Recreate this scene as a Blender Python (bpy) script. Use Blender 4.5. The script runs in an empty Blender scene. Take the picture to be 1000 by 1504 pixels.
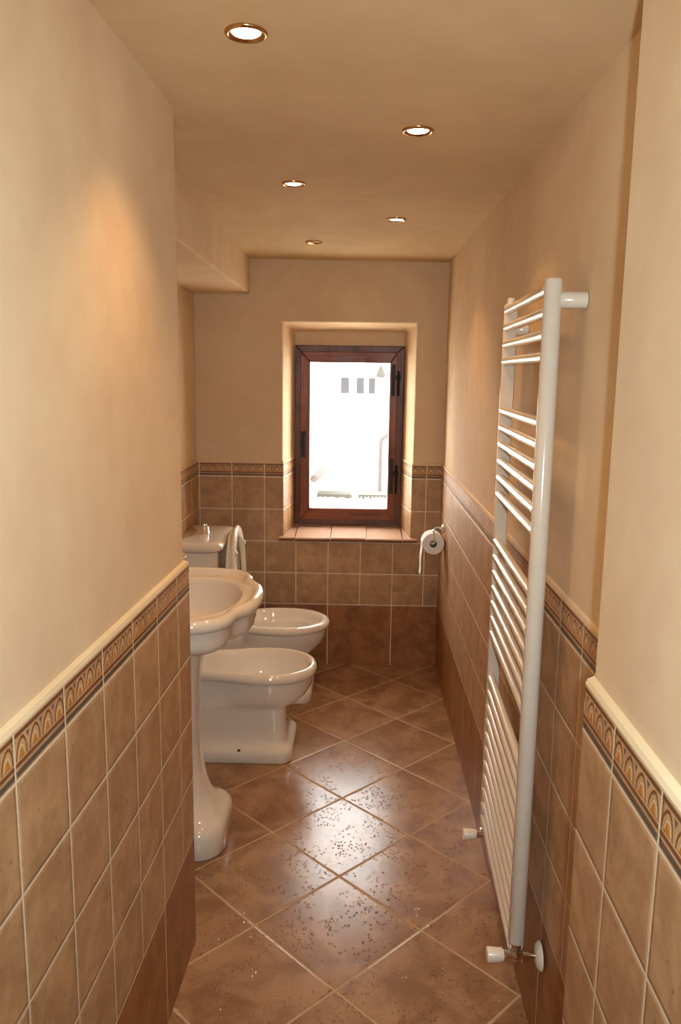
import bpy, bmesh, math, random
from mathutils import Vector, Matrix
random.seed(7)
sc = bpy.context.scene
COL = sc.collection
PI = math.pi

# ------------------------------------------------------------------ camera
H = 1.578
cam_d = bpy.data.cameras.new('camera')
cam_d.sensor_fit = 'VERTICAL'
cam_d.sensor_height = 23.7
cam_d.lens = 1172.4 / 1504.0 * 23.7
cam_d.clip_start = 0.02
cam = bpy.data.objects.new('camera', cam_d)
COL.objects.link(cam)
yaw, pitch, roll = -0.0197, -0.1718, -0.01345
fw = Vector((math.sin(yaw) * math.cos(pitch), math.cos(yaw) * math.cos(pitch), math.sin(pitch)))
rt0 = Vector((math.cos(yaw), -math.sin(yaw), 0))
up0 = rt0.cross(fw)
rt = rt0 * math.cos(roll) - up0 * math.sin(roll)
up = up0 * math.cos(roll) + rt0 * math.sin(roll)
M = Matrix((rt, up, -fw)).transposed().to_4x4()
M.translation = (0, 0, H)
cam.matrix_world = M
sc.camera = cam

# ------------------------------------------------------------------ light and exposure
SKY = 17.0
FLASH = 84.0
LAMP = 13.5
LAMP_COL = (1.0, 0.57, 0.24)
sc.view_settings.view_transform = 'Standard'
sc.view_settings.look = 'None'
sc.view_settings.gamma = 1.0
sc.view_settings.use_curve_mapping = False
sc.view_settings.exposure = 0.0

world = bpy.data.worlds.new('overcast_sky')
sc.world = world
world.use_nodes = True
bg = world.node_tree.nodes['Background']
bg.inputs['Color'].default_value = (1.0, 0.96, 0.94, 1)
bg.inputs['Strength'].default_value = SKY

fl = bpy.data.lights.new('camera_flash', 'SPOT')
fl.energy = FLASH
fl.color = (0.77, 0.90, 0.97)
fl.spot_size = math.radians(108)
fl.spot_blend = 0.7
fl.shadow_soft_size = 0.018
flo = bpy.data.objects.new('camera_flash', fl)
COL.objects.link(flo)
flo.matrix_world = M.copy()
flo.location = Vector((0, 0, H)) + rt * 0.065 + up * 0.02 - fw * 0.02

# ------------------------------------------------------------------ node helpers
class NB:
    def __init__(s, name):
        s.m = bpy.data.materials.new(name)
        s.m.use_nodes = True
        s.nt = s.m.node_tree
        s.b = s.nt.nodes['Principled BSDF']
        s.out = s.nt.nodes['Material Output']
    def n(s, t, **k):
        x = s.nt.nodes.new(t)
        for a, v in k.items():
            setattr(x, a, v)
        return x
    def put(s, sock, v):
        if hasattr(v, 'is_output'):
            s.nt.links.new(v, sock)
        else:
            if isinstance(v, (tuple, list)) and len(v) == 3 and sock.type == 'RGBA':
                v = (*v, 1)
            sock.default_value = v
    def math(s, op, a, b=None, c=None):
        x = s.n('ShaderNodeMath', operation=op)
        s.put(x.inputs[0], a)
        if b is not None: s.put(x.inputs[1], b)
        if c is not None: s.put(x.inputs[2], c)
        return x.outputs[0]
    def mix(s, f, a, b, blend='MIX'):
        x = s.n('ShaderNodeMix', data_type='RGBA', blend_type=blend)
        s.put(x.inputs[0], f); s.put(x.inputs[6], a); s.put(x.inputs[7], b)
        return x.outputs[2]
    def step(s, v, lo, hi, a=0.0, b=1.0):
        x = s.n('ShaderNodeMapRange', interpolation_type='SMOOTHSTEP')
        s.put(x.inputs[0], v); s.put(x.inputs[1], lo); s.put(x.inputs[2], hi)
        s.put(x.inputs[3], a); s.put(x.inputs[4], b)
        return x.outputs[0]
    def coord(s, which='Object'):
        return s.n('ShaderNodeTexCoord').outputs[which]
    def mapping(s, v, scale=(1, 1, 1), rot=(0, 0, 0)):
        x = s.n('ShaderNodeMapping')
        s.put(x.inputs[0], v); x.inputs['Scale'].default_value = scale; x.inputs['Rotation'].default_value = rot
        return x.outputs[0]
    def noise(s, v, scale, detail=4.0, rough=0.55, dist=0.0):
        x = s.n('ShaderNodeTexNoise')
        s.put(x.inputs['Vector'], v)
        x.inputs['Scale'].default_value = scale; x.inputs['Detail'].default_value = detail
        x.inputs['Roughness'].default_value = rough; x.inputs['Distortion'].default_value = dist
        return x.outputs[0]
    def sep(s, v):
        x = s.n('ShaderNodeSeparateXYZ'); s.put(x.inputs[0], v)
        return x.outputs[0], x.outputs[1], x.outputs[2]
    def comb(s, a, b, c=0.0):
        x = s.n('ShaderNodeCombineXYZ')
        s.put(x.inputs[0], a); s.put(x.inputs[1], b); s.put(x.inputs[2], c)
        return x.outputs[0]
    def white(s, v):
        x = s.n('ShaderNodeTexWhiteNoise', noise_dimensions='3D'); s.put(x.inputs[0], v)
        return x.outputs[0]
    def bump(s, h, strength=0.5, dist=0.01):
        x = s.n('ShaderNodeBump')
        x.inputs['Strength'].default_value = strength; x.inputs['Distance'].default_value = dist
        s.put(x.inputs['Height'], h)
        s.nt.links.new(x.outputs[0], s.b.inputs['Normal'])
    def set(s, **k):
        for a, v in k.items():
            s.put(s.b.inputs[a.replace('_', ' ')], v)
        return s.m

def lin(r, g, b):
    f = lambda c: (c / 12.92 if c <= 0.04045 else ((c + 0.055) / 1.055) ** 2.4)
    return (f(r / 255), f(g / 255), f(b / 255))

def simple(name, rgb, rough=0.5, metal=0.0, **k):
    nb = NB(name)
    c = nb.coord()
    v = nb.noise(c, 30, 3)
    f = nb.step(v, 0.3, 0.7)
    nb.set(Base_Color=nb.mix(f, tuple(x * 0.95 for x in rgb), rgb), Roughness=rough, Metallic=metal)
    nb.set(**k)
    return nb.m

def plaster(name, c1, c2):
    nb = NB(name)
    c = nb.coord()
    a = nb.noise(c, 1.6, 5, 0.6, 0.6)
    b = nb.noise(c, 9, 4, 0.6, 0.3)
    f = nb.step(nb.math('ADD', nb.math('MULTIPLY', a, 0.7), nb.math('MULTIPLY', b, 0.3)), 0.36, 0.66)
    nb.set(Base_Color=nb.mix(f, c1, c2), Roughness=0.8)
    nb.b.inputs['Specular IOR Level'].default_value = 0.25
    g = nb.noise(c, 60, 4, 0.6)
    nb.bump(nb.math('ADD', nb.math('MULTIPLY', g, 0.25), nb.math('MULTIPLY', a, 1.2)), 0.35, 0.004)
    return nb.m

WP = 0.17318        # wall tile pitch
BASE = 0.341        # top of the dark skirting tiles
BB = BASE + 4 * WP  # bottom of the patterned border
BT = BB + 0.071     # top of the patterned border

def tile_material():
    nb = NB('wall_tiles')
    uv = nb.n('ShaderNodeUVMap').outputs[0]
    u, v, _ = nb.sep(uv)
    oc = nb.coord()
    M_ = nb.math
    wob = M_('MULTIPLY', M_('SUBTRACT', nb.noise(oc, 90, 2), 0.5), 0.0022)
    def jd(x, pitch):
        f = M_('FRACT', M_('DIVIDE', x, pitch))
        return M_('MULTIPLY', M_('SUBTRACT', 0.5, M_('ABSOLUTE', M_('SUBTRACT', f, 0.5))), pitch)
    vr = M_('SUBTRACT', v, BASE)
    dark = M_('LESS_THAN', v, BASE)
    bord = M_('GREATER_THAN', v, BB)
    light = M_('SUBTRACT', 1.0, M_('ADD', dark, bord))
    dv = M_('ADD', M_('MULTIPLY', jd(u, WP), M_('SUBTRACT', 1.0, dark)), M_('MULTIPLY', jd(u, 2 * WP), dark))
    dh = M_('MINIMUM', M_('ABSOLUTE', vr), M_('ABSOLUTE', M_('SUBTRACT', v, BB)))
    row = M_('ADD', jd(vr, WP), M_('MULTIPLY', M_('SUBTRACT', 1.0, light), 1.0))
    dh = M_('MINIMUM', dh, row)
    d = M_('ADD', M_('MINIMUM', dv, dh), wob)
    grout = nb.step(d, 0.0017, 0.0030, 1.0, 0.0)
    edge = nb.step(d, 0.002, 0.009, 0.0, 1.0)
    # field tiles
    cell = nb.comb(M_('FLOOR', M_('DIVIDE', u, WP)), M_('FLOOR', M_('DIVIDE', vr, WP)), 3.0)
    rnd = nb.white(cell)
    n1 = nb.noise(oc, 14, 6, 0.65, 0.4)
    n2 = nb.noise(oc, 55, 5, 0.7)
    f1 = nb.step(n1, 0.32, 0.70)
    lt = nb.mix(f1, lin(170, 129, 90), lin(200, 158, 114))
    speck = nb.step(n2, 0.60, 0.70)
    lt = nb.mix(M_('MULTIPLY', speck, 0.7), lt, lin(116, 84, 54))
    lt = nb.mix(M_('MULTIPLY', rnd, 0.22), lt, lin(150, 116, 80))
    dk = nb.mix(f1, lin(136, 86, 46), lin(168, 112, 66))
    dk = nb.mix(M_('MULTIPLY', nb.step(n2, 0.58, 0.72), 0.55), dk, lin(84, 48, 26))
    # patterned border
    t = M_('DIVIDE', M_('SUBTRACT', v, BB), 0.071)
    s = M_('FRACT', M_('MULTIPLY', M_('DIVIDE', u, WP), 4.0))
    sx = M_('SUBTRACT', s, 0.5)
    ax = M_('ABSOLUTE', sx)
    def band(x, a, b, w=0.02):
        return M_('MULTIPLY', nb.step(x, a - w, a + w), nb.step(x, b - w, b + w, 1.0, 0.0))
    bgc = nb.mix(f1, lin(202, 162, 116), lin(180, 138, 96))
    wav = nb.math('MULTIPLY', nb.math('SINE', M_('MULTIPLY', s, 2 * PI)), 0.03)
    # arch outline
    r = M_('SQRT', M_('ADD', M_('POWER', M_('MULTIPLY', ax, 1.05), 2.0), M_('POWER', M_('MULTIPLY', M_('SUBTRACT', M_('ADD', t, wav), 0.40), 0.98), 2.0)))
    arch = M_('MULTIPLY', band(r, 0.36, 0.43, 0.015), nb.step(t, 0.38, 0.42))
    arch2 = M_('MULTIPLY', band(r, 0.20, 0.25, 0.015), nb.step(t, 0.40, 0.44))
    tri = M_('MULTIPLY', nb.step(M_('ADD', M_('MULTIPLY', ax, 1.0), M_('SUBTRACT', t, 0.40)), 0.20, 0.24, 1.0, 0.0), nb.step(t, 0.40, 0.42))
    gap = M_('MULTIPLY', nb.step(M_('SUBTRACT', ax, M_('MULTIPLY', M_('SUBTRACT', 0.82, t), 0.9)), 0.36, 0.40), band(t, 0.56, 0.83))
    bc = nb.mix(gap, bgc, lin(96, 88, 86))
    bc = nb.mix(arch, bc, lin(128, 80, 38))
    bc = nb.mix(arch2, bc, lin(222, 186, 140))
    bc = nb.mix(tri, bc, lin(196, 122, 34))
    bc = nb.mix(band(t, 0.88, 0.97), bc, lin(118, 70, 44))
    bc = nb.mix(band(t, 0.27, 0.36), bc, lin(126, 76, 46))
    bc = nb.mix(band(t, 0.08, 0.20), bc, lin(96, 84, 70))
    col = nb.mix(dark, lt, dk)
    col = nb.mix(bord, col, bc)
    col = nb.mix(grout, col, lin(226, 208, 178))
    rel = M_('MULTIPLY', bord, M_('ADD', M_('ADD', arch, arch2), M_('ADD', tri, band(t, 0.27, 0.36))))
    hgt = M_('ADD', M_('MULTIPLY', edge, 0.8), M_('MULTIPLY', rel, 0.35))
    hgt = M_('SUBTRACT', hgt, M_('MULTIPLY', nb.step(n2, 0.62, 0.74), 0.22))
    hgt = M_('ADD', hgt, M_('MULTIPLY', n1, 0.3))
    nb.set(Base_Color=col, Roughness=M_('ADD', 0.36, M_('ADD', M_('MULTIPLY', n2, 0.22), M_('MULTIPLY', grout, 0.3))))
    nb.bump(hgt, 0.6, 0.003)
    return nb.m

def floor_material(x0, y0, P):
    nb = NB('floor_tiles')
    oc = nb.coord()
    x, y, _ = nb.sep(oc)
    M_ = nb.math
    dx = M_('SUBTRACT', x, x0); dy = M_('SUBTRACT', y, y0)
    k = 1 / (P * math.sqrt(2))
    p = M_('MULTIPLY', M_('ADD', dx, dy), k)
    q = M_('MULTIPLY', M_('SUBTRACT', dy, dx), k)
    def jd(t):
        return M_('MULTIPLY', M_('SUBTRACT', 0.5, M_('ABSOLUTE', M_('SUBTRACT', M_('FRACT', t), 0.5))), P)
    wob = M_('MULTIPLY', M_('SUBTRACT', nb.noise(oc, 70, 2), 0.5), 0.003)
    d = M_('ADD', M_('MINIMUM', jd(p), jd(q)), wob)
    grout = nb.step(d, 0.0022, 0.0038, 1.0, 0.0)
    edge = nb.step(d, 0.0025, 0.006)
    rnd = nb.white(nb.comb(M_('FLOOR', p), M_('FLOOR', q), 1.0))
    shift = nb.n('ShaderNodeVectorMath', operation='ADD')
    nb.put(shift.inputs[0], oc); nb.put(shift.inputs[1], nb.comb(M_('MULTIPLY', rnd, 13.0), M_('MULTIPLY', rnd, 7.0), 0.0))
    tc = shift.outputs[0]
    n1 = nb.noise(tc, 7, 6, 0.62, 0.5)
    n2 = nb.noise(tc, 30, 6, 0.7)
    c = nb.mix(nb.step(n1, 0.36, 0.66), lin(136, 99, 67), lin(172, 132, 94))
    c = nb.mix(M_('MULTIPLY', nb.step(n2, 0.55, 0.7), 0.35), c, lin(112, 72, 46))
    c = nb.mix(M_('MULTIPLY', rnd, 0.25), c, lin(150, 100, 66))
    # clusters of small chipped pits
    vor = nb.n('ShaderNodeTexVoronoi', feature='F1')
    nb.put(vor.inputs['Vector'], nb.mapping(tc, (1.0, 0.72, 1.0), (0, 0, 0.3)))
    vor.inputs['Scale'].default_value = 100
    cl = nb.noise(tc, 9, 3, 0.6, 0.8)
    clus = nb.step(cl, 0.47, 0.56)
    ww = M_('ADD', vor.outputs['Distance'], M_('MULTIPLY', M_('SUBTRACT', nb.noise(tc, 160, 2), 0.5), 0.5))
    keep = M_('GREATER_THAN', nb.sep(vor.outputs['Color'])[0], 0.3)
    pit = M_('MULTIPLY', M_('MULTIPLY', nb.step(ww, 0.26, 0.38, 1.0, 0.0), clus), keep)
    c = nb.mix(M_('MULTIPLY', pit, 0.5), c, lin(116, 70, 44))
    c = nb.mix(grout, c, lin(190, 160, 120))
    h = M_('ADD', M_('MULTIPLY', edge, 0.3), M_('MULTIPLY', n1, 0.35))
    h = M_('SUBTRACT', h, M_('MULTIPLY', pit, 1.6))
    h = M_('ADD', h, M_('MULTIPLY', n2, 0.1))
    nb.set(Base_Color=c, Roughness=M_('ADD', M_('ADD', 0.17, M_('MULTIPLY', n2, 0.12)), M_('MULTIPLY', grout, 0.6)))
    nb.put(nb.b.inputs['Specular IOR Level'], M_('SUBTRACT', 0.5, M_('MULTIPLY', grout, 0.45)))
    nb.bump(h, 0.6, 0.003)
    return nb.m

def wood(name, c1, c2, axis):
    nb = NB(name)
    oc = nb.coord()
    sc_ = (22, 22, 22)
    sc_ = tuple(1.6 if i == axis else 22 for i in range(3))
    g = nb.noise(nb.mapping(oc, sc_), 2.0, 6, 0.65, 0.6)
    b = nb.noise(oc, 9, 4)
    c = nb.mix(nb.step(g, 0.3, 0.7), c1, c2)
    c = nb.mix(nb.math('MULTIPLY', nb.step(b, 0.55, 0.75), 0.6), c, tuple(x * 0.45 for x in c1))
    nb.set(Base_Color=c, Roughness=nb.math('ADD', 0.22, nb.math('MULTIPLY', b, 0.3)))
    nb.bump(nb.math('ADD', g, nb.math('MULTIPLY', b, 1.0)), 0.35, 0.004)
    return nb.m

def ceramic(name, rgb):
    nb = NB(name)
    n = nb.noise(nb.coord(), 5, 2)
    nb.set(Base_Color=nb.mix(n, rgb, tuple(min(1, x * 1.03) for x in rgb)), Roughness=0.05)
    nb.b.inputs['Coat Weight'].default_value = 0.3
    nb.b.inputs['Coat Roughness'].default_value = 0.03
    return nb.m

PL = plaster('peach_plaster', lin(219, 189, 152), lin(230, 205, 168))
PLC = plaster('peach_ceiling_plaster', lin(208, 177, 134), lin(220, 191, 148))
CAP = plaster('cream_plaster_edge', lin(222, 200, 160), lin(232, 212, 174))
TILE = tile_material()
FLOOR = floor_material(-0.0337, 1.829, 0.337)
WHITE = ceramic('glazed_white_ceramic', lin(228, 216, 198))
PLASTIC = simple('white_plastic', lin(232, 218, 198), 0.25)
ENAMEL = simple('white_enamel', lin(216, 203, 184), 0.16)
CHROME = simple('chrome', (0.8, 0.8, 0.8), 0.08, 1.0)
DARKC = simple('dark_drain', (0.05, 0.05, 0.05), 0.3, 0.6)
GOLD = simple('brushed_brass_nickel', lin(190, 150, 100), 0.2, 1.0)
WOODV = wood('varnished_wood_upright', lin(104, 52, 24), lin(138, 74, 36), 2)
WOODH = wood('varnished_wood_rail', lin(104, 52, 24), lin(138, 74, 36), 0)
WOODD = wood('dark_weathered_wood', lin(78, 40, 22), lin(112, 62, 32), 2)
IRON = simple('black_iron', lin(38, 32, 32), 0.45, 0.5)
PAPER = simple('white_tissue', lin(240, 236, 230), 0.9)
CARD = simple('grey_card_core', lin(170, 160, 150), 0.9)
TNOSE = simple('shaded_sill_edge', lin(140, 78, 48), 0.5)  # sill tile brown with the nose's shade put into its colour
TERRA = simple('terracotta_sill_tile', lin(208, 170, 144), 0.18)
SILLG = simple('sill_grout', lin(200, 180, 150), 0.8)

# ------------------------------------------------------------------ mesh helpers
def link(name, bm, mats, parent=None, smooth=False, auto=None, bevel=None, subsurf=0):
    me = bpy.data.meshes.new(name)
    bmesh.ops.recalc_face_normals(bm, faces=bm.faces[:])
    bm.to_mesh(me); bm.free()
    for m in (mats if isinstance(mats, (list, tuple)) else [mats]):
        me.materials.append(m)
    o = bpy.data.objects.new(name, me)
    COL.objects.link(o)
    if smooth:
        for p in me.polygons: p.use_smooth = True
        if auto: me.set_sharp_from_angle(angle=math.radians(auto))
    if bevel:
        b = o.modifiers.new('bevel', 'BEVEL'); b.width = bevel; b.segments = 2; b.limit_method = 'ANGLE'
    if subsurf:
        s = o.modifiers.new('subsurf', 'SUBSURF'); s.levels = subsurf; s.render_levels = subsurf
    if parent is not None:
        o.parent = parent
        o.matrix_parent_inverse = parent.matrix_world.inverted() if False else Matrix.Translation(-Vector(parent.location))
    return o

def struct(o):
    o['kind'] = 'structure'
    return o

def thing(name, label, cat, loc, group=None):
    o = bpy.data.objects.new(name, None)
    COL.objects.link(o)
    o.location = loc
    o.empty_display_size = 0.1
    o['label'] = label; o['category'] = cat
    if group: o['group'] = group
    return o

def box(bm, x0, x1, y0, y1, z0, z1, mi=0):
    vs = [bm.verts.new(p) for p in ((x0, y0, z0), (x1, y0, z0), (x1, y1, z0), (x0, y1, z0), (x0, y0, z1), (x1, y0, z1), (x1, y1, z1), (x0, y1, z1))]
    for f in ((0, 3, 2, 1), (4, 5, 6, 7), (0, 1, 5, 4), (1, 2, 6, 5), (2, 3, 7, 6), (3, 0, 4, 7)):
        bm.faces.new([vs[i] for i in f]).material_index = mi
    return vs

def boxo(name, dims, mat, parent=None, bevel=None):
    bm = bmesh.new(); box(bm, *dims)
    return link(name, bm, mat, parent, bevel=bevel)

def loft(bm, rings, close0=True, close1=True, mi=0):
    """rings: lists of 3D points with equal counts"""
    R = [[bm.verts.new(p) for p in r] for r in rings]
    n = len(R[0])
    for a, b in zip(R, R[1:]):
        for i in range(n):
            j = (i + 1) % n
            bm.faces.new((a[i], a[j], b[j], b[i])).material_index = mi
    for flag, r in ((close0, R[0]), (close1, R[-1])):
        if flag:
            c = bm.verts.new(sum((v.co for v in r), Vector()) / n)
            for i in range(n):
                bm.faces.new((r[i], r[(i + 1) % n], c)).material_index = mi
    return R

def frame_of(d):
    d = Vector(d).normalized()
    a = Vector((0, 0, 1)) if abs(d.z) < 0.9 else Vector((1, 0, 0))
    u = d.cross(a).normalized()
    return d, u, d.cross(u)

def lathe(bm, origin, axis, prof, n=32, close0=True, close1=True, mi=0):
    """prof: (radius, height along axis)"""
    d, u, v = frame_of(axis)
    o = Vector(origin)
    rings = [[o + d * h + (u * math.cos(2 * PI * i / n) + v * math.sin(2 * PI * i / n)) * max(r, 1e-5) for i in range(n)] for r, h in prof]
    return loft(bm, rings, close0, close1, mi)

def tube(bm, pts, r, n=16, mi=0):
    pts = [Vector(p) for p in pts]
    rings = []
    u = None
    for i, p in enumerate(pts):
        d = (pts[min(i + 1, len(pts) - 1)] - pts[max(i - 1, 0)]).normalized()
        if u is None: _, u, _ = frame_of(d)
        u = (u - d * u.dot(d)).normalized()
        v = d.cross(u)
        rr = r[i] if isinstance(r, (list, tuple)) else r
        rings.append([p + (u * math.cos(2 * PI * k / n) + v * math.sin(2 * PI * k / n)) * rr for k in range(n)])
    return loft(bm, rings, True, True, mi)

def catmull(pts, per=6, closed=False):
    out = []
    n = len(pts)
    rng = range(n) if closed else range(n - 1)
    g = (lambda i: pts[i % n]) if closed else (lambda i: pts[min(max(i, 0), n - 1)])
    for i in rng:
        p0, p1, p2, p3 = [Vector(g(i + k)) for k in (-1, 0, 1, 2)]
        for s in range(per):
            t = s / per
            out.append(0.5 * ((2 * p1) + (p2 - p0) * t + (2 * p0 - 5 * p1 + 4 * p2 - p3) * t * t + (3 * p1 - p0 - 3 * p2 + p3) * t ** 3))
    if not closed: out.append(Vector(pts[-1]))
    return out

def resample(poly, n):
    """closed 2D polygon to n points, evenly spaced, starting at poly[0]"""
    L = [0.0]
    m = len(poly)
    for i in range(m): L.append(L[-1] + (poly[(i + 1) % m] - poly[i]).length)
    out = []; k = 0
    for i in range(n):
        s = L[-1] * i / n
        while L[k + 1] < s: k += 1
        t = (s - L[k]) / max(L[k + 1] - L[k], 1e-9)
        out.append(poly[k].lerp(poly[(k + 1) % m], t))
    return out

def offset(poly, d):
    """inward offset for a counter-clockwise polygon (d > 0 shrinks)"""
    n = len(poly); out = []
    for i in range(n):
        t = (poly[(i + 1) % n] - poly[i - 1]).normalized()
        out.append(poly[i] + Vector((-t.y, t.x)) * d)
    return out

def mirror_outline(half, n=96, per=8):
    """half: (x, a) from the back (wall) to the tip (a = 0); returns CCW ring of 2D (x, a)"""
    c = catmull(half, per)
    full = [Vector((p[0], -p[1])) for p in c] + [Vector((p[0], p[1])) for p in reversed(c[:-1])]
    return resample(full, n)

def rect_outline(x0, x1, hw, r, n=96, rb=None):
    """rounded rectangle in (x, a), x0 back, x1 front, CCW, starts at the back"""
    rb = r if rb is None else rb
    pts = []
    def arc(cx, cy, rad, a0):
        for i in range(9):
            a = a0 + PI / 2 * i / 8
            pts.append(Vector((cx + rad * math.cos(a), cy + rad * math.sin(a))))
    pts.append(Vector((x0, 0)))
    arc(x0 + rb, -hw + rb, rb, PI)
    arc(x1 - r, -hw + r, r, -PI / 2)
    arc(x1 - r, hw - r, r, 0)
    arc(x0 + rb, hw - rb, rb, PI / 2)
    return resample(pts, n)

def ell_outline(cx, rx, ry, n=96, p=2.0, cy=0.0):
    out = []
    for i in range(n):
        a = PI + 2 * PI * i / n
        c, s = math.cos(a), math.sin(a)
        out.append(Vector((cx + rx * math.copysign(abs(c) ** (2 / p), c), cy + ry * math.copysign(abs(s) ** (2 / p), s))))
    return out

def blend(a, b, t):
    return [p.lerp(q, t) for p, q in zip(a, b)]

def up3(poly, z, yc):
    return [Vector((p.x, yc + p.y, z)) for p in poly]

# ------------------------------------------------------------------ the setting
D = 4.196            # back wall
XR, XJ = 0.452, 0.374  # right wall plaster, right pier plaster
XL = -0.848          # left wall of the wet area
YL, YJ = 1.99, 1.187 # where the near left wall and the right pier end
YB = -1.35           # behind the camera
ZW = 2.40

bm = bmesh.new(); box(bm, -1.1, 0.75, YB - 0.1, D + 0.02, -0.08, 0.0)
struct(link('floor', bm, FLOOR))

def ceil_z(x, y):
    k = max(0.0, min(1.0, (0.449 - x) / 0.9))
    t = max(0.0, min(1.0, (4.2 - y) / 2.2))
    return 2.138 + k * (0.007 + 0.04 * t)
bm = bmesh.new()
nx, ny = 16, 40
G = [[bm.verts.new((-1.1 + 1.85 * i / nx, YB - 0.1 + (D + 0.12 - YB) * j / ny, ceil_z(-1.1 + 1.85 * i / nx, YB - 0.1 + (D + 0.12 - YB) * j / ny))) for j in range(ny + 1)] for i in range(nx + 1)]
T = [[bm.verts.new(v.co + Vector((0, 0, 0.12))) for v in r] for r in G]
for i in range(nx):
    for j in range(ny):
        bm.faces.new((G[i][j], G[i][j + 1], G[i + 1][j + 1], G[i + 1][j]))
        bm.faces.new((T[i][j], T[i + 1][j], T[i + 1][j + 1], T[i][j + 1]))
for i in range(nx):
    for j in (0, ny): bm.faces.new((G[i][j], G[i + 1][j], T[i + 1][j], T[i][j]))
for j in range(ny):
    for i in (0, nx): bm.faces.new((G[i][j], G[i][j + 1], T[i][j + 1], T[i][j]))
struct(link('ceiling', bm, PLC, smooth=True, auto=40))

def prism(bm, poly, z0, z1):
    a = [bm.verts.new((x, y, z0)) for x, y in poly]
    b = [bm.verts.new((x, y, z1)) for x, y in poly]
    n = len(a)
    for i in range(n): bm.faces.new((a[i], a[(i + 1) % n], b[(i + 1) % n], b[i]))
    bm.faces.new(a); bm.faces.new(b[::-1])

# near left wall (thick partition), far left wall, right wall, pier, wall behind the camera
bm = bmesh.new(); prism(bm, [(-1.1, YB), (-0.555, YB), (-0.440, YL), (-1.1, YL)], 0, ZW)
struct(link('wall_left', bm, PL, bevel=0.012))
bm = bmesh.new(); prism(bm, [(XL - 0.3, YL), (XL, YL), (XL, D), (XL - 0.3, D)], 0, ZW)
struct(link('wall_left', bm, PL)).name = 'wall_wet_side'
bm = bmesh.new(); prism(bm, [(XR, YB), (XR + 0.3, YB), (XR + 0.3, D), (XR, D)], 0, ZW)
struct(link('wall_right', bm, PL))
bm = bmesh.new(); prism(bm, [(XJ + 0.002, YB), (XR, YB), (XR, YJ), (XJ, YJ)], 0, ZW)
struct(link('wall_pier', bm, PL, bevel=0.006))
bm = bmesh.new(); box(bm, -1.1, 0.75, YB - 0.1, YB, 0, ZW)
struct(link('wall_front', bm, PL))

# back wall with its splayed window recess
WX0, WX1, WZ0, WZ1 = -0.392, 0.296, 0.706, 1.836     # recess at the wall face
FX0, FX1, FZ0, FZ1 = -0.352, 0.252, 0.706, 1.802     # recess at the frame
FY = D + 0.25
ox0, ox1, oz0, oz1 = -0.330, 0.232, 0.75, 1.712      # hole in the outer leaf
bm = bmesh.new()
def quad(*p): bm.faces.new([bm.verts.new(q) for q in p])
def ringq(a, b):
    for i in range(4): quad(a[i], a[(i + 1) % 4], b[(i + 1) % 4], b[i])
def rc(x0, x1, z0, z1, y): return [(x0, y, z0), (x1, y, z0), (x1, y, z1), (x0, y, z1)]
ringq(rc(XL - 0.3, XR + 0.3, -0.08, ZW, D), rc(WX0, WX1, WZ0, WZ1, D))
ringq(rc(WX0, WX1, WZ0, WZ1, D), rc(FX0, FX1, FZ0, FZ1, FY))
ringq(rc(FX0, FX1, FZ0, FZ1, FY), rc(ox0, ox1, oz0, oz1, FY))
ringq(rc(ox0, ox1, oz0, oz1, FY), rc(ox0, ox1, oz0, oz1, FY + 0.12))
ringq(rc(ox0, ox1, oz0, oz1, FY + 0.12), rc(XL - 0.3, XR + 0.3, -0.08, ZW, FY + 0.12))
ringq(rc(XL - 0.3, XR + 0.3, -0.08, ZW, FY + 0.12), rc(XL - 0.3, XR + 0.3, -0.08, ZW, D))
bmesh.ops.remove_doubles(bm, verts=bm.verts[:], dist=1e-5)
struct(link('wall_back', bm, PL, bevel=0.01))

# dropped soffit along the left
bm = bmesh.new(); box(bm, XL, -0.560, YL, D, 1.972, 2.2)
struct(link('trim_1', bm, PL, bevel=0.008))

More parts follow.
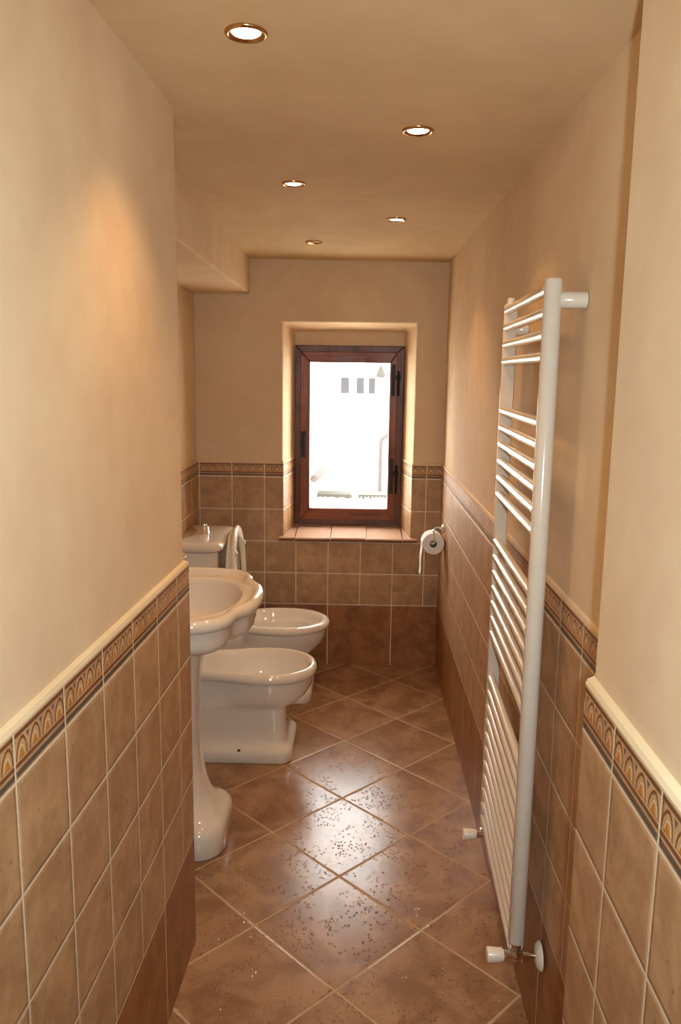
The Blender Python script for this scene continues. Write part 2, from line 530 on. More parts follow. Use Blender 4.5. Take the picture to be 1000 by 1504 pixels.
# tiled dado: an extruded profile along a path, UV in metres
def dado(name, path, side, u0=0.0, dz=0.0, t=0.005, top=None, zmin=0.0, cap=True, flip=False, capm=None):
    capm = capm or PL
    """path: plaster-face points (x, y); side: unit normals per segment pointing into the room"""
    top = BT if top is None else top
    bm = bmesh.new(); uvl = bm.loops.layers.uv.new('UVMap')
    offs = []
    for i, p in enumerate(path):
        ns = [Vector(side[k]) for k in (i - 1, i) if 0 <= k < len(side)]
        if len(ns) == 2 and ns[0] != ns[1]:
            b = ns[0] + ns[1]; b = b / max(b.dot(ns[0]), 0.3)
        else: b = ns[0]
        offs.append(b)
    u = u0
    def face(pts, uvs, mi):
        f = bm.faces.new([bm.verts.new(q) for q in pts]); f.material_index = mi
        for l, w in zip(f.loops, uvs): l[uvl].uv = w
    prof = [(t, zmin), (t, top), (t * 1.05, top + 0.004), (t * 0.8, top + 0.011), (-0.001, top + 0.016)] if cap else [(t, zmin), (t, top), (-0.001, top)]
    sg = -1 if flip else 1
    for i in range(len(path) - 1):
        a, b = Vector(path[i]), Vector(path[i + 1])
        L = (b - a).length
        for k in range(len(prof) - 1):
            (o0, z0), (o1, z1) = prof[k], prof[k + 1]
            P = lambda q, of, o, z: (q.x + of.x * o, q.y + of.y * o, z)
            face([P(a, offs[i], o0, z0), P(b, offs[i + 1], o0, z0), P(b, offs[i + 1], o1, z1), P(a, offs[i], o1, z1)],
                 [(u, z0 + dz), (u + sg * L, z0 + dz), (u + sg * L, z1 + dz), (u, z1 + dz)], 0 if k == 0 else 1)
        u += sg * L
    for idx in (0, len(path) - 1):
        a, of = Vector(path[idx]), offs[idx]
        uu = u0 if idx == 0 else u
        face([(a.x, a.y, zmin), (a.x + of.x * t, a.y + of.y * t, zmin), (a.x + of.x * t, a.y + of.y * t, top), (a.x, a.y, top)],
             [(uu, zmin + dz), (uu + 0.01, zmin + dz), (uu + 0.01, top + dz), (uu, top + dz)], 0)
    me_bm = bm
    bmesh.ops.remove_doubles(me_bm, verts=me_bm.verts[:], dist=1e-6)
    o = link(name, me_bm, [TILE, capm])
    return struct(o)

# near left partition and its end: joints at y = 1.87 - k*WP
dirl = Vector((-0.440 + 0.555, YL - YB)); Ll = dirl.length
nl = Vector((dirl.y, -dirl.x)).normalized()
dado('trim_2', [(-0.555, YB), (-0.440, YL), (XL, YL)], [(nl.x, nl.y), (0, 1)], u0=-(1.872 - YB) * Ll / (YL - YB) % WP + (0), dz=0.02, t=0.010, top=BT - 0.02, capm=CAP)
# left wall and back wall, up to the window recess (back wall joints on the measured grid wx)
WXG = -0.49227
xl = XL; lenL = D - YL
u_back0 = (xl - WXG)            # u at the back-left corner so that u = x - WXG on the back wall
rl = Vector((FX0 - WX0, FY - D)); rln = Vector((rl.y, -rl.x)).normalized()
dado('trim_3', [(XL, YL + 0.012), (XL, D), (WX0, D), (FX0, FY)], [(1, 0), (0, -1), (rln.x, rln.y)], u0=u_back0 - (D - YL - 0.012))
# right of the recess to the corner, then the right wall to the pier
rr = Vector((WX1 - FX1, D - FY)); rrn = Vector((rr.y, -rr.x)).normalized()
dado('trim_4', [(FX1, FY), (WX1, D), (XR, D), (XR, YJ)], [(rrn.x, rrn.y), (0, -1), (-1, 0)], u0=(WX1 - WXG) - rr.length)
# below the sill
dado('trim_5', [(WX0 + 0.0048, D), (WX1 - 0.0048, D)], [(0, -1)], u0=WX0 + 0.0048 - WXG, top=WZ0 - 0.002, cap=False)
# pier
dado('trim_6', [(XJ, YJ), (XJ, YB)], [(-1, 0)], u0=WP - (YJ - 1.041), t=0.012, dz=0.0, capm=CAP)

# window sill: a row of terracotta tiles with a rounded nose
bm = bmesh.new()
sx = [-0.412, -0.325, -0.134, 0.058, 0.250, 0.330]
for a, b in zip(sx, sx[1:]):
    dz = random.uniform(-0.002, 0.002)
    pr = [(D - 0.026, 0.694), (D - 0.032, 0.700), (D - 0.032, 0.708), (D - 0.026, 0.714), (FY + 0.01, 0.735), (FY + 0.01, 0.70)]
    aa, bb = a + 0.002, b - 0.002
    va = [bm.verts.new((aa if k < 4 else max(aa, FX0 - 0.01), y, z + dz)) for k, (y, z) in enumerate(pr)]
    vb = [bm.verts.new((bb if k < 4 else min(bb, FX1 + 0.01), y, z + dz)) for k, (y, z) in enumerate(pr)]
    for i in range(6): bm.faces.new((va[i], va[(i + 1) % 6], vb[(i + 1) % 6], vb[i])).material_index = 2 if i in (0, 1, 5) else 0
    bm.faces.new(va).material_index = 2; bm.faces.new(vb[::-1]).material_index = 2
v = box(bm, -0.400, 0.310, D - 0.022, FY + 0.005, 0.690, 0.7045, 1)
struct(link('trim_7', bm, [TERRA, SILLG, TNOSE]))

# ------------------------------------------------------------------ window
win = bpy.data.objects.new('window_1', None); COL.objects.link(win)
win.location = ((FX0 + FX1) / 2, FY, FZ0); win['kind'] = 'structure'
cx0, cx1, cz0, cz1 = -0.346, 0.250, 0.738, 1.728      # casing outside
sx0, sx1, sz0, sz1 = -0.316, 0.214, 0.768, 1.695      # sash outside
gx0, gx1, gz0, gz1 = -0.262, 0.172, 0.833, 1.636      # glass
def ring_frame(name, o, i, y0, y1, mats, parent, bevel):
    """four mitred members; uprights get mats[0], rails mats[1]"""
    bm = bmesh.new()
    (a0, a1, b0, b1), (c0, c1, d0, d1) = o, i
    O = [(a0, b0), (a1, b0), (a1, b1), (a0, b1)]; I = [(c0, d0), (c1, d0), (c1, d1), (c0, d1)]
    for k in range(4):
        j = (k + 1) % 4
        q = [O[k], O[j], I[j], I[k]]
        f = [bm.verts.new((x, y0, z)) for x, z in q]; g = [bm.verts.new((x, y1, z)) for x, z in q]
        mi = 1 if k in (0, 2) else 0
        for s in range(4): bm.faces.new((f[s], f[(s + 1) % 4], g[(s + 1) % 4], g[s])).material_index = mi
        bm.faces.new(f).material_index = mi; bm.faces.new(g[::-1]).material_index = mi
    return link(name, bm, mats, parent, bevel=bevel)
ring_frame('window_frame', (cx0, cx1, cz0, cz1), (sx0 + 0.004, sx1 - 0.004, sz0 + 0.004, sz1 - 0.004), FY - 0.022, FY + 0.05, [WOODD, WOODD], win, 0.004)
sash = ring_frame('sash', (sx0, sx1, sz0, sz1), (gx0, gx1, gz0, gz1), FY - 0.034, FY + 0.02, [WOODV, WOODH], win, 0.005)
gb = NB('window_glass')
tr = gb.n('ShaderNodeBsdfTransparent'); gl = gb.n('ShaderNodeBsdfGlossy'); gl.inputs['Roughness'].default_value = 0.02
tr.inputs['Color'].default_value = (0.95, 0.97, 0.96, 1)
mx = gb.n('ShaderNodeMixShader'); mx.inputs[0].default_value = 0.07
gb.nt.links.new(tr.outputs[0], mx.inputs[1]); gb.nt.links.new(gl.outputs[0], mx.inputs[2])
gb.nt.links.new(mx.outputs[0], gb.out.inputs['Surface'])
boxo('window_pane', (gx0 - 0.004, gx1 + 0.004, FY - 0.004, FY, gz0 - 0.004, gz1 + 0.004), gb.m, win)
# latch on the left stile: plate, rounded grip
lp = boxo('latch_plate', (-0.312, -0.284, FY - 0.038, FY - 0.033, 1.115, 1.262), IRON, win, 0.002)
bm = bmesh.new(); tube(bm, [(-0.294, FY - 0.040, 1.135), (-0.294, FY - 0.046, 1.15), (-0.294, FY - 0.046, 1.235), (-0.294, FY - 0.040, 1.25)], 0.005, 10)
link('latch_grip', bm, IRON, win, smooth=True)
for zc_, hl in ((1.545, 0.085), (1.02, 0.10)):
    bm = bmesh.new()
    box(bm, 0.182, 0.202, FY - 0.038, FY - 0.033, zc_ - hl, zc_ + hl)
    box(bm, 0.200, 0.232, FY - 0.036, FY - 0.031, zc_ + 0.0, zc_ + 0.028)
    tube(bm, [(0.220, FY - 0.034, zc_ - hl), (0.220, FY - 0.034, zc_ + hl * 0.6)], 0.007, 10)
    link('hinge', bm, IRON, win, bevel=0.001)
boxo('repair_plate', (-0.040, 0.115, FY - 0.037, FY - 0.033, 0.792, 0.808), WOODD, win, 0.001)
# ------------------------------------------------------------------ pedestal washbasin
YS, ZS = 2.52, 0.87
sink = thing('pedestal_washbasin', 'white ceramic washbasin on a flared pedestal, behind the left partition', 'sink', (-0.6, YS, 0))
half = [(-0.842, 0.0), (-0.842, 0.16), (-0.842, 0.310), (-0.82, 0.338), (-0.70, 0.342), (-0.55, 0.342), (-0.465, 0.334), (-0.408, 0.310), (-0.374, 0.270), (-0.358, 0.228), (-0.354, 0.200), (-0.347, 0.178), (-0.335, 0.156), (-0.315, 0.118), (-0.303, 0.06), (-0.300, 0.0)]
S = mirror_outline(half, 200)
bowl = ell_outline(-0.565, 0.190, 0.235, 200, 2.3)
oe = offset
bm = bmesh.new()
mid = blend(S, bowl, 0.5)
low = ell_outline(-0.60, 0.13, 0.12, 200, 2.4)
rings = [up3(low, 0.70, YS), up3(blend(oe(S, .05), low, 0.6), 0.722, YS), up3(blend(oe(S, .05), low, 0.2), 0.742, YS), up3(oe(S, 0.045), 0.754, YS), up3(oe(S, 0.030), 0.764, YS), up3(oe(S, 0.022), 0.778, YS), up3(oe(S, 0.020), 0.80, YS), up3(oe(S, 0.020), 0.826, YS),
         up3(oe(S, 0.019), 0.8285, YS), up3(oe(S, 0.008), 0.830, YS), up3(oe(S, 0.003), 0.837, YS), up3(S, 0.848, YS), up3(oe(S, 0.003), 0.859, YS), up3(oe(S, 0.010), 0.867, YS), up3(oe(S, 0.020), 0.870, YS), up3(oe(S, 0.029), 0.867, YS), up3(oe(S, 0.034), 0.858, YS), up3(oe(S, 0.038), 0.852, YS)]
inner = ell_outline(-0.565, 0.205, 0.250, 200, 2.3)
rings += [up3(inner, 0.851, YS), up3(blend(inner, bowl, 0.4), 0.854, YS), up3(blend(inner, bowl, 0.75), 0.853, YS), up3(bowl, 0.846, YS)]
for k, z in ((0.985, 0.836), (0.97, 0.815), (0.945, 0.785), (0.90, 0.758), (0.80, 0.735), (0.6, 0.722), (0.3, 0.716), (0.1, 0.714)):
    rings.append(up3(ell_outline(-0.565, 0.190 * k, 0.235 * k, 200, 2.3 - 0.3 * (1 - k)), z, YS))
loft(bm, rings, True, True)
basin = link('basin', bm, WHITE, sink, smooth=True)
bm = bmesh.new(); lathe(bm, (-0.565, YS, 0.716), (0, 0, 1), [(0.001, 0.0), (0.028, 0.0), (0.030, 0.004), (0.024, 0.006), (0.018, 0.003), (0.001, 0.003)], 24)
link('drain', bm, CHROME, sink, smooth=True)
bm = bmesh.new()
foot = rect_outline(-0.83, -0.420, 0.165, 0.09, 96, 0.03)
c = lambda w, d, x1: rect_outline(x1 - d, x1, w, min(w, d) * 0.8, 96)
pr = [(offset(foot, 0.006), 0.0), (foot, 0.008), (foot, 0.070), (offset(foot, 0.004), 0.088), (offset(foot, 0.016), 0.100), (offset(foot, 0.034), 0.112),
      (c(0.125, 0.25, -0.462), 0.130), (c(0.105, 0.22, -0.482), 0.160), (c(0.094, 0.20, -0.497), 0.205), (c(0.088, 0.19, -0.508), 0.27), (c(0.086, 0.19, -0.514), 0.38),
      (c(0.088, 0.20, -0.512), 0.52), (c(0.094, 0.21, -0.506), 0.62), (c(0.105, 0.23, -0.492), 0.68), (c(0.12, 0.26, -0.475), 0.728)]
loft(bm, [up3(p, z, YS) for p, z in pr])
link('pedestal', bm, WHITE, sink, smooth=True)
# ------------------------------------------------------------------ bidet
YBD = 3.195
bid = thing('bidet', 'low white ceramic bidet with a waisted rim and no seat, nearer than the toilet', 'bidet', (-0.5, YBD, 0))
half = [(-0.80, 0.0), (-0.80, 0.08), (-0.795, 0.128), (-0.76, 0.138), (-0.66, 0.140), (-0.575, 0.143), (-0.51, 0.153), (-0.45, 0.169), (-0.39, 0.179), (-0.32, 0.176), (-0.25, 0.156), (-0.195, 0.115), (-0.162, 0.06), (-0.152, 0.0)]
B = mirror_outline(half, 112)
colm = rect_outline(-0.80, -0.274, 0.128, 0.05, 112, 0.03)
ft = rect_outline(-0.80, -0.246, 0.166, 0.055, 112, 0.02)
bm = bmesh.new()
pr = [(offset(ft, 0.004), 0.0), (ft, 0.006), (ft, 0.040), (offset(ft, 0.003), 0.052), (offset(ft, 0.012), 0.060), (blend(offset(ft, 0.02), colm, 0.5), 0.068), (blend(offset(ft, 0.02), colm, 0.9), 0.085), (colm, 0.12), (colm, 0.215),
      (blend(colm, B, 0.05), 0.228), (blend(colm, offset(B, 0.02), 0.5), 0.240), (blend(colm, offset(B, 0.02), 0.8), 0.262), (offset(B, 0.022), 0.29), (offset(B, 0.018), 0.325), (offset(B, 0.018), 0.3385), (offset(B, 0.017), 0.341),
      (offset(B, 0.005), 0.343), (offset(B, 0.001), 0.350), (B, 0.360), (offset(B, 0.003), 0.372), (offset(B, 0.010), 0.380), (offset(B, 0.017), 0.383), (offset(B, 0.024), 0.381), (offset(B, 0.029), 0.375), (offset(B, 0.032), 0.362)]
IB = offset(B, 0.033)
ibl = ell_outline(-0.42, 0.20, 0.08, 112, 2.0)
for t_, z in ((0.0, 0.345), (0.05, 0.32), (0.12, 0.29), (0.25, 0.265), (0.5, 0.25), (1.0, 0.240)):
    pr.append((blend(IB, ibl, t_), z))
pr.append((ell_outline(-0.42, 0.05, 0.03, 112), 0.236))
loft(bm, [up3(p, z, YBD) for p, z in pr])
link('body', bm, WHITE, bid, smooth=True)
bm = bmesh.new(); lathe(bm, (-0.40, YBD, 0.237), (0, 0, 1), [(0.001, 0), (0.024, 0), (0.026, 0.004), (0.018, 0.005), (0.001, 0.002)], 20)
link('drain', bm, CHROME, bid, smooth=True)
for s in (-1, 1):
    bm = bmesh.new(); lathe(bm, (-0.462, YBD + s * 0.1545, 0.052), (0, s, 0.25), [(0.001, -0.004), (0.008, -0.004), (0.008, 0.005), (0.005, 0.008), (0.001, 0.008)], 14)
    link('bolt', bm, DARKC, bid, smooth=True)
# ------------------------------------------------------------------ toilet
YT = 3.80
wc = thing('toilet', 'white ceramic close-coupled toilet in the back left corner, seat raised against its cistern', 'toilet', (-0.5, YT, 0))
half = [(-0.58, 0.0), (-0.58, 0.07), (-0.568, 0.115), (-0.53, 0.150), (-0.46, 0.177), (-0.38, 0.187), (-0.30, 0.184), (-0.225, 0.160), (-0.165, 0.112), (-0.130, 0.056), (-0.121, 0.0)]
R = mirror_outline(half, 112)
colm = rect_outline(-0.80, -0.255, 0.125, 0.05, 112, 0.03)
ft = rect_outline(-0.80, -0.200, 0.165, 0.055, 112, 0.02)
bm = bmesh.new()
pr = [(offset(ft, 0.004), 0.0), (ft, 0.006), (ft, 0.040), (offset(ft, 0.003), 0.052), (offset(ft, 0.012), 0.060), (blend(offset(ft, 0.02), colm, 0.5), 0.068), (blend(offset(ft, 0.02), colm, 0.9), 0.085), (colm, 0.12), (colm, 0.19),
      (blend(colm, offset(R, 0.04), 0.25), 0.215), (blend(colm, offset(R, 0.04), 0.7), 0.245), (offset(R, 0.034), 0.275), (offset(R, 0.020), 0.31), (offset(R, 0.018), 0.338), (offset(R, 0.017), 0.347),
      (offset(R, 0.004), 0.349), (R, 0.358), (R, 0.366), (offset(R, 0.004), 0.376), (offset(R, 0.014), 0.382), (offset(R, 0.028), 0.384), (offset(R, 0.038), 0.381), (offset(R, 0.045), 0.374), (offset(R, 0.056), 0.356), (offset(R, 0.070), 0.338), (offset(R, 0.074), 0.334), (offset(R, 0.076), 0.328)]
IR = offset(R, 0.076)
for t_, z in ((0.02, 0.31), (0.06, 0.29), (0.12, 0.27), (0.3, 0.24), (0.6, 0.22), (1.0, 0.20)):
    pr.append((blend(IR, ell_outline(-0.38, 0.07, 0.05, 112), t_), z))
loft(bm, [up3(p, z, YT) for p, z in pr])
link('bowl', bm, WHITE, wc, smooth=True)
bm = bmesh.new()
sr = lambda d: rect_outline(-0.83, -0.52 - d, 0.15 - d, 0.05, 96, 0.02)
loft(bm, [up3(sr(d), z, YT) for d, z in ((0.03, 0.20), (0.01, 0.26), (0, 0.32), (0, 0.372), (0.006, 0.380), (0.02, 0.383))])
link('shelf', bm, WHITE, wc, smooth=True)
bm = bmesh.new()
cr = lambda d: rect_outline(-0.836, -0.640 - d, 0.225 - d, 0.05, 96, 0.008)
loft(bm, [up3(cr(d), z, YT) for d, z in ((0.03, 0.384), (0.016, 0.40), (0.006, 0.48), (0, 0.72), (0, 0.752))])
link('cistern', bm, WHITE, wc, smooth=True, auto=50)
bm = bmesh.new()
lr = lambda d: rect_outline(-0.838, -0.613 - d, 0.248 - d, 0.06 - d * 0.5, 96, 0.008)
loft(bm, [up3(lr(d), z, YT) for d, z in ((0.024, 0.7525), (0.015, 0.757), (0.004, 0.764), (0, 0.776), (0.002, 0.786), (0.010, 0.795), (0.024, 0.800), (0.05, 0.801))])
link('cistern_lid', bm, WHITE, wc, smooth=True)
bm = bmesh.new(); lathe(bm, (-0.735, YT, 0.801), (0, 0, 1), [(0.024, 0.0), (0.026, 0.003), (0.023, 0.006), (0.021, 0.03), (0.019, 0.036), (0.012, 0.038), (0.012, 0.040), (0.010, 0.048), (0.001, 0.050)], 28)
link('flush_knob', bm, CHROME, wc, smooth=True, auto=50)
# raised lid and seat ring: ovals standing nearly upright on the hinge
def seat_plate(name, x_base, lean, hw, hgt, hole, thick, mat):
    n = 96
    half_o = [(0.0, 0.0), (0.0, 0.07), (0.012, 0.118), (0.05, 0.152), (0.12, 0.176), (0.2, 0.186), (0.28, 0.180), (0.35, 0.152), (0.405, 0.105), (0.435, 0.05), (0.442, 0.0)]
    ks, kw = hgt / 0.442, hw / 0.186
    O = mirror_outline([(a * ks, b * kw) for a, b in half_o], n)
    def P(poly, off):
        return [Vector((x_base - math.sin(lean) * p.x + math.cos(lean) * off, YT + p.y, 0.402 + math.cos(lean) * p.x + math.sin(lean) * off)) for p in poly]
    bm = bmesh.new()
    e = thick * 0.3
    if hole:
        I = offset(O, 0.058)
        rr_ = [P(offset(O, e), 0), P(O, e), P(O, thick - e), P(offset(O, e), thick), P(offset(I, -e), thick), P(I, thick - e), P(I, e), P(offset(I, -e), 0)]
        rr_.append(rr_[0])
        RR = [[bm.verts.new(q) for q in r] for r in rr_[:-1]]
        for a in range(len(RR)):
            A, Bq = RR[a], RR[(a + 1) % len(RR)]
            for i in range(n): bm.faces.new((A[i], A[(i + 1) % n], Bq[(i + 1) % n], Bq[i]))
    else:
        loft(bm, [P(offset(O, 0.03), 0.006), P(offset(O, 0.014), 0.0), P(offset(O, e), 0), P(O, e), P(O, thick - e), P(offset(O, e), thick), P(offset(O, 0.016), thick), P(offset(O, 0.024), thick - 0.006)])
    return link(name, bm, mat, wc, smooth=True, auto=60), P
lid, PL_ = seat_plate('seat_lid', -0.604, 0.012, 0.186, 0.425, False, 0.016, PLASTIC)
ring, PR_ = seat_plate('seat_ring', -0.568, 0.052, 0.190, 0.440, True, 0.020, PLASTIC)
for z_, a in ((0.33, -0.135), (0.33, 0.135), (0.10, -0.13), (0.10, 0.13)):
    bm = bmesh.new()
    q = PR_([Vector((z_, a))], 0.019)[0]
    lathe(bm, q, (1, 0, 0.07), [(0.012, 0.0), (0.012, 0.006), (0.009, 0.012), (0.001, 0.013)], 16)
    b = link('bumper', bm, PLASTIC, None, smooth=True)
    b.parent = ring; b.matrix_parent_inverse = ring.matrix_basis.inverted()
    b.matrix_parent_inverse = Matrix.Identity(4)
for s in (-1, 1):
    bm = bmesh.new(); tube(bm, [(-0.58, YT + s * 0.075 - 0.022, 0.398), (-0.58, YT + s * 0.075 + 0.022, 0.398)], 0.014, 16)
    link('seat_hinge', bm, PLASTIC, wc, smooth=True, auto=50)
# ------------------------------------------------------------------ soap dish on the left wall, over the bidet
dish = thing('soap_dish', 'small white ceramic soap dish fixed to the left wall, above the bidet', 'soap dish', (XL + 0.011, 3.30, 0.81))
bm = bmesh.new()
o = ell_outline(-0.778, 0.062, 0.075, 48)
loft(bm, [up3(offset(o, 0.03), 0.802, 3.30), up3(offset(o, 0.008), 0.812, 3.30), up3(o, 0.826, 3.30), up3(offset(o, 0.004), 0.829, 3.30), up3(offset(o, 0.010), 0.824, 3.30), up3(offset(o, 0.03), 0.812, 3.30)])
link('dish', bm, WHITE, dish, smooth=True)
bm = bmesh.new(); lathe(bm, (XL + 0.0105, 3.30, 0.812), (1, 0, 0), [(0.026, 0), (0.026, 0.006), (0.012, 0.012), (0.010, 0.03), (0.001, 0.03)], 20)
link('wall_plate', bm, WHITE, dish, smooth=True)
dish.location.z -= 0.022
# ------------------------------------------------------------------ ladder radiator
rad = thing('towel_radiator', 'tall white ladder towel radiator on the right wall, bars in four groups', 'radiator', (0.392, 1.92, 0.27))
XF, YF, XFar, YFar = 0.384, 1.645, 0.403, 2.195
def dpost(x, y, z0, z1, name):
    bm = bmesh.new()
    n = 28
    prof = []
    for i in range(n):
        a = 2 * PI * i / n
        px, py = 0.0185 * math.cos(a), 0.0185 * math.sin(a)
        prof.append((px, py))
    sgn = 1 if y < 1.9 else -1      # flat towards the bars
    prof = [(px, min(py * sgn, 0.010) * sgn) for px, py in prof]
    rs = [[(x + px * k, y + py * k, z) for px, py in prof] for k, z in ((0.9, z0), (1, z0 + 0.003), (1, z1 - 0.003), (0.9, z1))]
    loft(bm, rs)
    return link(name, bm, ENAMEL, rad, smooth=True, auto=35)
dpost(XF, YF, 0.300, 1.768, 'post')
dpost(XFar, YFar, 0.262, 1.764, 'post')
zs = [1.749 - 0.0443 * i for i in range(4)] + [1.484 - 0.0456 * i for i in range(6)] + [1.123 - 0.0445 * i for i in range(7)] + [0.724 - 0.0437 * i for i in range(11)]
me = None
for z in zs:
    if me is None:
        bm = bmesh.new()
        a = Vector((XF - 0.008, YF + 0.004, 0)); b = Vector((XFar - 0.008, YFar - 0.004, 0))
        tube(bm, [a, b], 0.0112, 20)
        o = link('bar', bm, ENAMEL, rad, smooth=True, auto=50)
        o.location = (0, 0, z)
        me = o
    else:
        c_ = me.copy(); COL.objects.link(c_); c_.location = (0, 0, z)
for (x, y, z) in ((XF, YF, 1.728), (XFar, YFar, 1.700)):
    bm = bmesh.new()
    lathe(bm, (x + 0.012, y, z), (1, 0, 0), [(0.015, 0.0), (0.0165, 0.002), (0.0165, XR - 0.002 - x - 0.012 - (0.011 if z < 1 else 0))], 24)
    link('wall_bracket', bm, ENAMEL, rad, smooth=True, auto=50)
bm = bmesh.new(); lathe(bm, (XFar, YFar, 1.764), (0, 0, 1), [(0.0125, 0), (0.0125, 0.004), (0.010, 0.005), (0.010, 0.017), (0.001, 0.018)], 18)
link('air_vent_cap', bm, PLASTIC, rad, smooth=True, auto=40)
for (x, y, z0) in ((XF, YF, 0.300), (XFar, YFar, 0.262)):
    zv = z0 - 0.036
    bm = bmesh.new()
    lathe(bm, (x, y, z0 + 0.001), (0, 0, -1), [(0.016, 0), (0.017, 0.003), (0.017, 0.012), (0.013, 0.013), (0.013, 0.018), (0.0165, 0.019), (0.0165, 0.030), (0.012, 0.036), (0.012, 0.046), (0.006, 0.05), (0.001, 0.05)], 6 * 4)
    lathe(bm, (x - 0.030, y, zv), (1, 0, 0), [(0.001, 0), (0.011, 0), (0.011, 0.022), (0.013, 0.024), (0.013, 0.036), (0.010, 0.037), (0.010, 0.044), (0.0145, 0.045), (0.0145, 0.058), (0.0085, 0.059), (0.0085, XR - 0.011 - x + 0.022)], 20)
    vv = link('valve', bm, CHROME, rad, smooth=True, auto=35)
    def sub(name, bm, m, auto=40):
        o = link(name, bm, m, None, smooth=True, auto=auto)
        o.parent = vv
        o.matrix_parent_inverse = Matrix.Identity(4)
        return o
    bm = bmesh.new(); lathe(bm, (x - 0.028, y, zv), (-1, 0, 0), [(0.001, 0), (0.0135, 0), (0.0135, 0.004), (0.0155, 0.005), (0.0175, 0.034), (0.016, 0.038), (0.001, 0.039)], 20)
    sub('valve_knob', bm, PLASTIC)
    bm = bmesh.new(); lathe(bm, (XR - 0.011, y, zv), (-1, 0, 0), [(0.032, 0), (0.032, 0.003), (0.026, 0.009), (0.012, 0.013), (0.001, 0.013)], 28)
    sub('wall_rosette', bm, PLASTIC)
# ------------------------------------------------------------------ paper holder and roll
HX, HY, HZ = 0.386, 3.885, 0.750
hold = thing('toilet_paper_holder', 'chrome toilet paper holder on the right wall near the window corner', 'paper holder', (XR - 0.011, 3.935, 0.82))
bm = bmesh.new(); lathe(bm, (XR - 0.0113, 3.935, 0.822), (-1, 0, 0), [(0.001, 0), (0.020, 0), (0.020, 0.006), (0.014, 0.010), (0.010, 0.011), (0.009, 0.024), (0.001, 0.025)], 24)
link('wall_plate', bm, CHROME, hold, smooth=True, auto=40)
bm = bmesh.new()
pts = catmull([(XR - 0.025, 3.935, 0.822), (0.41, 3.93, 0.826), (HX + 0.002, 3.90, 0.826), (HX - 0.002, 3.868, 0.818), (HX + 0.002, 3.866, 0.790), (HX + 0.002, 3.866, HZ + 0.026), (HX + 0.002, 3.872, HZ + 0.012), (HX + 0.002, 3.90, HZ + 0.012), (HX + 0.002, 3.99, HZ + 0.012), (HX + 0.002, 4.0, HZ + 0.016)], 6)
tube(bm, pts, 0.0045, 12)
link('wire_arm', bm, CHROME, hold, smooth=True)
roll_ = thing('toilet_paper_roll', 'white toilet paper roll hanging from the chrome holder, loose end down', 'toilet paper', (HX, HY, HZ - 0.05))
bm = bmesh.new()
R0, Rc, L0 = 0.054, 0.019, 0.098
n = 48
lathe(bm, (HX, HY, HZ), (0, 1, 0), [(Rc, 0.0), (R0 - 0.003, 0.0), (R0, 0.003), (R0, L0 - 0.003), (R0 - 0.003, L0), (Rc, L0)], n, False, False)
link('paper', bm, PAPER, roll_, smooth=True, auto=40)
bm = bmesh.new(); lathe(bm, (HX, HY + 0.001, HZ), (0, 1, 0), [(Rc + 0.0004, 0.0), (Rc + 0.0004, L0 - 0.002), (Rc - 0.0012, L0 - 0.002), (Rc - 0.0012, 0.0), (Rc + 0.0004, 0.0)], 32, False, False)
link('core', bm, CARD, roll_, smooth=True, auto=40)
bm = bmesh.new()
sheet = []
for k in range(14):
    z = HZ + 0.01 - 0.165 * k / 13
    x = HX - R0 - 0.0005 - 0.006 * (k / 13) ** 2 + 0.002 * math.sin(k * 0.7)
    sheet.append((x, z))
rs = []
for i, (x, z) in enumerate(sheet):
    skew = 0.012 * max(0, i - 9) / 4
    rs.append([(x, HY + 0.001, z), (x - 0.0012, HY + 0.001, z), (x - 0.0012, HY + L0 - 0.001, z - skew), (x, HY + L0 - 0.001, z - skew)])
loft(bm, rs)
link('loose_sheet', bm, PAPER, roll_, smooth=False)
# ------------------------------------------------------------------ recessed ceiling lamps
def emis(name, col, st):
    m = NB(name); m.set(Base_Color=(0.8, 0.8, 0.8)); m.b.inputs['Emission Color'].default_value = (*col, 1); m.b.inputs['Emission Strength'].default_value = st
    return m.m
LIT = emis('lit_halogen', (1.0, 0.9, 0.75), 14)
OFF = simple('unlit_reflector', (0.7, 0.7, 0.68), 0.15, 0.9)
labs = [('lit recessed ceiling spotlight at the top left, closest to the viewer and largest', -0.209, 1.535, True),
        ('lit recessed ceiling spotlight above the radiator, nearer of the two on the right', 0.133, 2.040, True),
        ('lit recessed ceiling spotlight above the washbasin, middle one of the left row', -0.213, 2.637, True),
        ('lit recessed ceiling spotlight farther along the right wall, nearest the window', 0.132, 3.115, True),
        ('unlit recessed ceiling spotlight closest to the window wall', -0.206, 3.673, False)]
for lab, x, y, on in labs:
    z = ceil_z(x, y)
    t_ = thing('recessed_spotlight', lab, 'ceiling light', (x, y, z), 'recessed ceiling spotlights')
    bm = bmesh.new()
    lathe(bm, (x, y, z - 0.0005), (0, 0, -1), [(0.0385, 0), (0.0385, 0.003), (0.036, 0.0055), (0.032, 0.0055), (0.0275, 0.001), (0.0265, 0.0002)], 40, False, False)
    link('trim_ring', bm, GOLD, t_, smooth=True, auto=50)
    bm = bmesh.new()
    lathe(bm, (x, y, z - 0.0007), (0, 0, -1), [(0.027, 0), (0.024, 0.0022), (0.012, 0.0035), (0.001, 0.0038)], 32, False, True)
    link('bulb', bm, LIT if on else OFF, t_, smooth=True)
    if on:
        L = bpy.data.lights.new('spotlight_beam', 'SPOT')
        L.energy = LAMP; L.color = LAMP_COL; L.spot_size = math.radians(106); L.spot_blend = 1.0; L.shadow_soft_size = 0.022
        lo = bpy.data.objects.new('spotlight_beam', L); COL.objects.link(lo)
        lo.location = (x, y, z - 0.03)
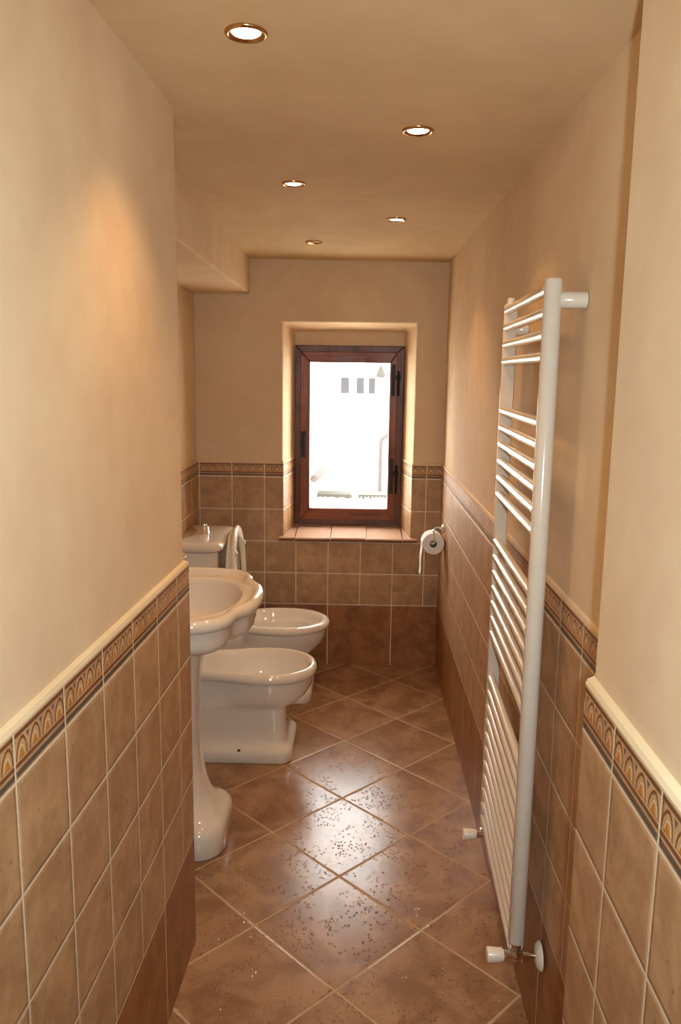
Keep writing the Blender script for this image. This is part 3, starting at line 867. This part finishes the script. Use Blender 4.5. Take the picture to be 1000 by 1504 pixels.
# ------------------------------------------------------------------ outside the window
OW = simple('pale_render', lin(235, 228, 216), 0.9)  # pale wall render, one even colour
OR = simple('pale_roof_tile', lin(226, 196, 172), 0.9)
OG = simple('pale_terrace', lin(226, 222, 214), 0.9)
OPI = simple('weathered_pipe', (0.045, 0.035, 0.033), 0.7)
OFA = simple('eave_board', (0.05, 0.038, 0.036), 0.8)
ODK = simple('opening_shade', (0.012, 0.012, 0.016), 0.6)  # flat dark panels stand in for the shade inside the openings
OST = simple('grey_stone', (0.035, 0.033, 0.028), 0.9)
def single(name, bm, mat, lab, cat, **k):
    o = link(name, bm, mat, **k); o['label'] = lab; o['category'] = cat
    return o
bm = bmesh.new(); box(bm, -9, 9, FY + 0.4, 30, -1.3, -1.2)
struct(link('ground', bm, OG))
house = thing('house', 'pale house with three dark window openings, seen far off through the window', 'building', (0, 16, -1.2))
boxo('wall', (-3.5, 3.5, 16, 20, -1.2, 1.62), OW, house)
bm = bmesh.new(); prism(bm, [(-3.7, 15.8), (3.7, 15.8), (3.7, 20.2), (-3.7, 20.2)], 1.62, 1.70)
link('roof', bm, OW, house)
for x, w in ((-0.34, 0.16), (-0.03, 0.15), (0.21, 0.13)):
    boxo('window_opening', (x, x + w, 15.985, 16.02, 1.19, 1.50), ODK, house)
boxo('sill', (-0.45, 0.40, 15.9, 16.0, 1.00, 1.03), OR, house)
ch = thing('chimney', 'small pointed chimney cap rising at the upper right of the window view', 'chimney', (0.40, 14.5, 1.2))
bm = bmesh.new(); lathe(bm, (0.40, 14.5, -1.2), (0, 0, 1), [(0.05, 0), (0.05, 2.72)], 12); link('shaft', bm, OW, ch)
bm = bmesh.new(); lathe(bm, (0.40, 14.5, 1.52), (0, 0, 1), [(0.085, 0), (0.09, 0.03), (0.004, 0.24)], 16); link('cap', bm, OST, ch)
bm = bmesh.new(); tube(bm, [(0.355, 12, -1.2), (0.355, 12, 0.55), (0.37, 12, 0.62), (0.55, 12, 0.74)], 0.035, 10)
single('drainpipe', bm, OPI, 'pale bent drainpipe at the right side of the window view', 'pipe', smooth=True)
bm = bmesh.new()
vs = [(-2.6, 6.5, 1.30), (-0.38, 6.5, 0.69), (-0.26, 10.5, 0.46), (-2.6, 10.5, 1.05)]
lo = [bm.verts.new(p) for p in vs]; hi = [bm.verts.new((p[0], p[1], p[2] + 0.07)) for p in vs]
for i in range(4): bm.faces.new((lo[i], lo[(i + 1) % 4], hi[(i + 1) % 4], hi[i]))
bm.faces.new(lo); bm.faces.new(hi[::-1])
for i in range(9):
    t_ = i / 8
    a = Vector(vs[0]).lerp(Vector(vs[3]), t_) + Vector((0, 0, 0.075)); b = Vector(vs[1]).lerp(Vector(vs[2]), t_) + Vector((0, 0, 0.075))
    tube(bm, [a, b], 0.06, 8)
lean = single('lean_to_roof', bm, OR, 'pale tiled lean-to roof slanting at the lower left of the window view', 'roof')
bm = bmesh.new(); tube(bm, [Vector(vs[1]) + Vector((0.03, 0, 0.03)), Vector(vs[2]) + Vector((0.03, 0, 0.03))], 0.03, 8)
link('gutter', bm, OFA, lean, smooth=True)
bm = bmesh.new(); box(bm, -2.4, -0.62, 6.7, 10.3, -1.2, 0.50)
link('wall', bm, OW, lean)
for x0, x1, lab in ((-0.45, -0.05, 'grey stone ledge low in the window view, left piece beside a gap'), (0.02, 0.60, 'grey stone ledge low in the window view, right piece beside a gap')):
    bm = bmesh.new(); box(bm, x0, x1, 9.0, 9.3, 0.20, 0.218)
    for k in range(14):
        xx = x0 + (x1 - x0) * (k + 0.5) / 14
        box(bm, xx - 0.016, xx + 0.012, 8.98, 9.0, 0.192 - 0.02 * random.random(), 0.214)
    o = single('stone_ledge', bm, OST, lab, 'ledge'); o['group'] = 'ledges outside the window'
    boxo('support', (x0, x1, 9.02, 9.28, -1.2, 0.20), OW, o)
